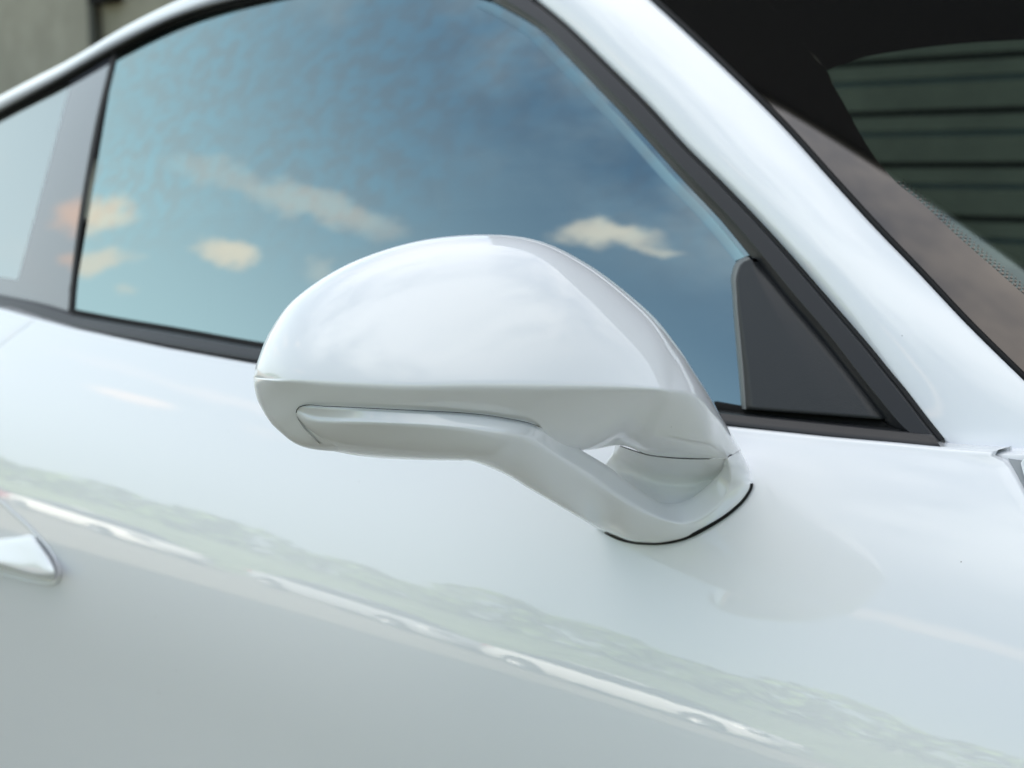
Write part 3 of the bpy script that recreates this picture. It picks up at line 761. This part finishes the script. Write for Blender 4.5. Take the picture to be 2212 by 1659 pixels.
bld = empty('building', (-4, 3.4, 0), 'tall drab building with horizontal board cladding behind the car', 'building')
def to_b(o): o.parent = bld; o.matrix_parent_inverse = Matrix.Translation((4, -3.4, 0)); return o
WALL = simple('drab_render', (0.27, 0.268, 0.228), 0.8, 0.3, bump=0.2, bscale=30, var=0.10, vscale=1.2)
BOARD = simple('green_grey_boards', (0.17, 0.165, 0.12), 0.5, 0.4, var=0.22, vscale=2.5)
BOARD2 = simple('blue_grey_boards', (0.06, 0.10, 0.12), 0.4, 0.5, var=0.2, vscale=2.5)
BH, BY = 9.2, 3.4
wb = MB(); wb.box(-4.6, 30, BY, BY + 9, 0, BH); to_b(wb.build('wall', WALL, smooth=False))
rf = MB(); rf.box(-4.75, 30.2, BY - 0.06, BY + 9.1, BH + .003, BH + 0.12); to_b(rf.build('roof', simple('roof_edge', (0.12, 0.12, 0.12), 0.6), smooth=False))
# lapped boards with a black joint and a bluish lower lip
bmA = MB(); x0, x1 = -4.5, 6.0
pr = [(0.0, 0.0), (-0.030, 0.004), (-0.030, 0.085)]
bmA.grid([[(x0, BY, .0), (x1, BY, .0)], [(x0, BY - .035, .0), (x1, BY - .035, .0)], [(x0, BY - .030, .092), (x1, BY - .030, .092)], [(x0, BY - .012, .098), (x1, BY - .012, .098)], [(x0, BY - .012, .112), (x1, BY - .012, .112)], [(x0, BY - .028, .116), (x1, BY - .028, .116)], [(x0, BY - .024, .172), (x1, BY - .024, .172)], [(x0, BY, .174), (x1, BY, .174)]])
meA = None
bk_ = MB(); bk_.box(x0, x1, BY - .004, BY - .002, 0.15, 2.93); to_b(bk_.build('joint_backing', GAP, smooth=False))
for i in range(14):
    z = 0.18 + i * 0.196
    if meA is None:
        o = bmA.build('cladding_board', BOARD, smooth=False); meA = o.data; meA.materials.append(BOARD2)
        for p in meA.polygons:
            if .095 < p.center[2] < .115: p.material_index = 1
    else:
        o = bpy.data.objects.new('cladding_board', meA); COL.objects.link(o)
    o.location = (0, 0, z); o.parent = bld; o.matrix_parent_inverse = Matrix.Translation((4, -3.4, 0))
ub = MB(); ub.box(-4.5, 8.0, BY - .02, BY - .002, 2.95, 9.18); to_b(ub.build('dark_reflection_panel', simple('reflection_black', (0.007, 0.007, 0.0075), 0.7, 0.2, var=.2), smooth=False))  # near-black sheet out of view, added to keep the windscreen reflection dark
annex = empty('annexe', (-20, 15, 0), 'low olive grey building seen beyond the roof line of the car', 'building')
def to_a(o): o.parent = annex; o.matrix_parent_inverse = Matrix.Translation((20, -15, 0)); return o
an = MB(); an.box(-60, -28.9, 14.6, 24, 0, 6.4); to_a(an.build('wall', WALL, smooth=False))
an = MB(); an.box(-28.8, -5, 14.9, 24, 0, 6.4); to_a(an.build('side_wing', simple('pale_render', (0.24, 0.235, 0.19), 0.8, var=.1, vscale=1.0), smooth=False))
an = MB(); an.box(-60.2, -4.8, 14.4, 24.2, 6.403, 6.6); to_a(an.build('roof', simple('annexe_roof', (0.12, 0.12, 0.12), 0.6), smooth=False))
dp = MB(); dp.lathe([(0.09, 0.0), (0.09, 6.3)], (-28.85, 14.7, 0), axis=2, n=12); to_a(dp.build('downpipe', simple('grey_pipe', (0.05, 0.055, 0.05), 0.4)))
vb = MB(); vb.box(-28.65, -27.85, 14.5, 14.9, 4.78, 5.2); to_a(vb.build('wall_lamp', GAP, smooth=False))

# cars parked across the way
def parked(name, x, y, rgb, label, rot=0.0):
    root = empty(name, (x, y, 0), label, 'car', 'cars parked across the car park'); root.rotation_euler.z = rot
    pm = car_paint('paint_' + label.split()[0], rgb, False); b_ = pm.node_tree.nodes['Principled BSDF']; b_.inputs['Coat Roughness'].default_value = 0.16
    def P(mb, nm, m_, sm=True): o = mb.build(nm, m_, None, None, sm); o.parent = root; return o
    xs = np.linspace(-2.2, 2.2, 34)
    top = np.interp(xs, [-2.2, -2.05, -1.6, -0.9, 0.9, 1.9, 2.2], [0.55, 0.84, 0.92, 0.95, 0.93, 0.80, 0.5])
    hw = np.interp(xs, [-2.2, -1.9, -1.2, 1.2, 1.9, 2.2], [0.70, 0.84, 0.89, 0.89, 0.82, 0.66])
    G = []
    for X, t, w in zip(xs, top, hw):
        r = []
        for (fy, fz) in ((-.92, 0), (-1, .22), (-1.0, .5), (-.985, .75), (-.94, .93), (-.85, 1.0), (-.4, 1.03), (0, 1.04), (.4, 1.03), (.85, 1.0), (.94, .93), (.985, .75), (1, .5), (1, .22), (.92, 0)):
            r.append((X, fy * w, 0.22 + (t - 0.22) * fz))
        G.append(r)
    mb = MB().grid(G); mb.fan(G[0]); mb.fan(G[-1]); P(mb, 'body', pm)
    xs = np.linspace(-1.75, 1.25, 24)
    top = np.interp(xs, [-1.75, -1.0, -0.2, 0.4, 1.25], [0.94, 1.33, 1.42, 1.36, 0.92])
    G = []
    for X, t in zip(xs, top):
        w = 0.84; r = []
        for (fy, fz) in ((-1, 0), (-.9, .5), (-.78, .88), (-.66, 1.0), (0, 1.04), (.66, 1.0), (.78, .88), (.9, .5), (1, 0)): r.append((X, fy * w, 0.90 + max(t - 0.90, 0) * fz))
        G.append(r)
    P(MB().grid(G), 'window_band', CARGLASS)
    G2 = [[(X, y, z + 0.012) for (X, y, z) in r[2:7]] for r in G[4:17]]
    P(MB().grid(G2), 'roof', pm)
    for wx in (-1.35, 1.38):
        for wy in (-0.80, 0.80):
            s = 1 if wy > 0 else -1
            w_ = MB().lathe([(0.20, -.11), (0.31, -.11), (0.33, -.08), (0.33, .08), (0.31, .11), (0.20, .11)], (wx, wy, 0.33)); t_ = P(w_, 'wheel', RUBBER)
            rim = MB().lathe([(0.02, 0.07 * s), (0.05, .085 * s), (0.19, .095 * s), (0.205, .112 * s)], (wx, wy, 0.33), n=20).build('rim', RIM); rim.parent = t_
    for s in (-1, 1):
        P(MB().grid(rbox((2.02, s * 0.60, 0.66), (0.28, 0.34, 0.16))), 'headlight', RIM)
        P(MB().grid(rbox((-2.08, s * 0.62, 0.74), (0.16, 0.32, 0.14))), 'tail_light', TAIL)
    return root
CARGLASS = frit_mat('car_glass', (0.01, 0.012, 0.014), 1.6); CARGLASS.node_tree.nodes['Principled BSDF'].inputs['Roughness'].default_value = 0.06
RIM = simple('alloy', (0.35, 0.35, 0.36), 0.5, 0.5, metal=0.9); TAIL = simple('red_lens', (0.35, 0.01, 0.01), 0.15, 0.6)
parked('parked_car', -24.7, -12.6, (0.45, 0.02, 0.03), 'red parked car at the far left of the row across the way')
parked('parked_car', -19.6, -12.8, (0.80, 0.80, 0.78), 'white parked car second from the left across the way', 0.04)
parked('parked_car', -15.0, -14.6, (0.40, 0.42, 0.45), 'grey parked car between the white and the silver one')
parked('parked_car', -10.0, -14.8, (0.70, 0.71, 0.72), 'silver parked car right of the grey one beside the white car', -0.05)
parked('parked_car', -3.0, -15.2, (0.22, 0.22, 0.23), 'dark grey parked car at the right of the row across the way')

# treeline behind them
LEAF = simple('leaves', (0.13, 0.20, 0.065), 0.6, 0.3, var=0.5, vscale=0.9)
bk2 = MB(); G = []
for i in range(60):
    x = -120 + i * 3.2; hh = 3.6 + 0.5 * sin(x * 0.13) + 0.3 * sin(x * 0.31 + 1)
    G.append([(x, -18.5, 0.002), (x, -20, 0.5), (x, -23, hh * 0.66), (x, -26, hh * 0.97), (x, -30, hh), (x, -60, hh - 1)])
bk2.grid(G); tag(bk2.build('grass_bank', simple('grass', (0.12, 0.16, 0.085), 0.8, 0.2, var=0.25, vscale=0.7)), 'sunlit grassy bank', kind='structure')
tl = MB(); rg = random.Random(3)
for i in range(44):
    x = -95 + i * 2.9 + rg.uniform(-1, 1); y = -27.5 + rg.uniform(-2.0, 2.0); h = rg.uniform(3.2, 5.6); r0 = rg.uniform(1.8, 2.8)
    for k in range(420):
        a = rg.uniform(0, 2 * pi); u = rg.uniform(-1, 1); rr_ = r0 * rg.uniform(.55, 1.08) * sqrt(1 - u * u)
        p = np.array([x + rr_ * cos(a), y + rr_ * sin(a), 2.6 + 0.5 * h + u * 0.5 * h])
        if p[2] < 0.1: continue
        s_ = rg.uniform(.22, .42); t1 = np.array([rg.gauss(0, 1) for _ in range(3)]); t1 /= np.linalg.norm(t1); t2 = np.cross(t1, [rg.gauss(0, 1) for _ in range(3)]); t2 /= np.linalg.norm(t2)
        b = len(tl.v); tl.v += [tuple(p + s_ * t1), tuple(p + s_ * .6 * t2), tuple(p - s_ * t1), tuple(p - s_ * .6 * t2)]; tl.f.append([b, b + 1, b + 2, b + 3])
tag(tl.build('treeline', LEAF, smooth=False, weld=False), 'green belt of trees across the car park', 'trees', kind='stuff')
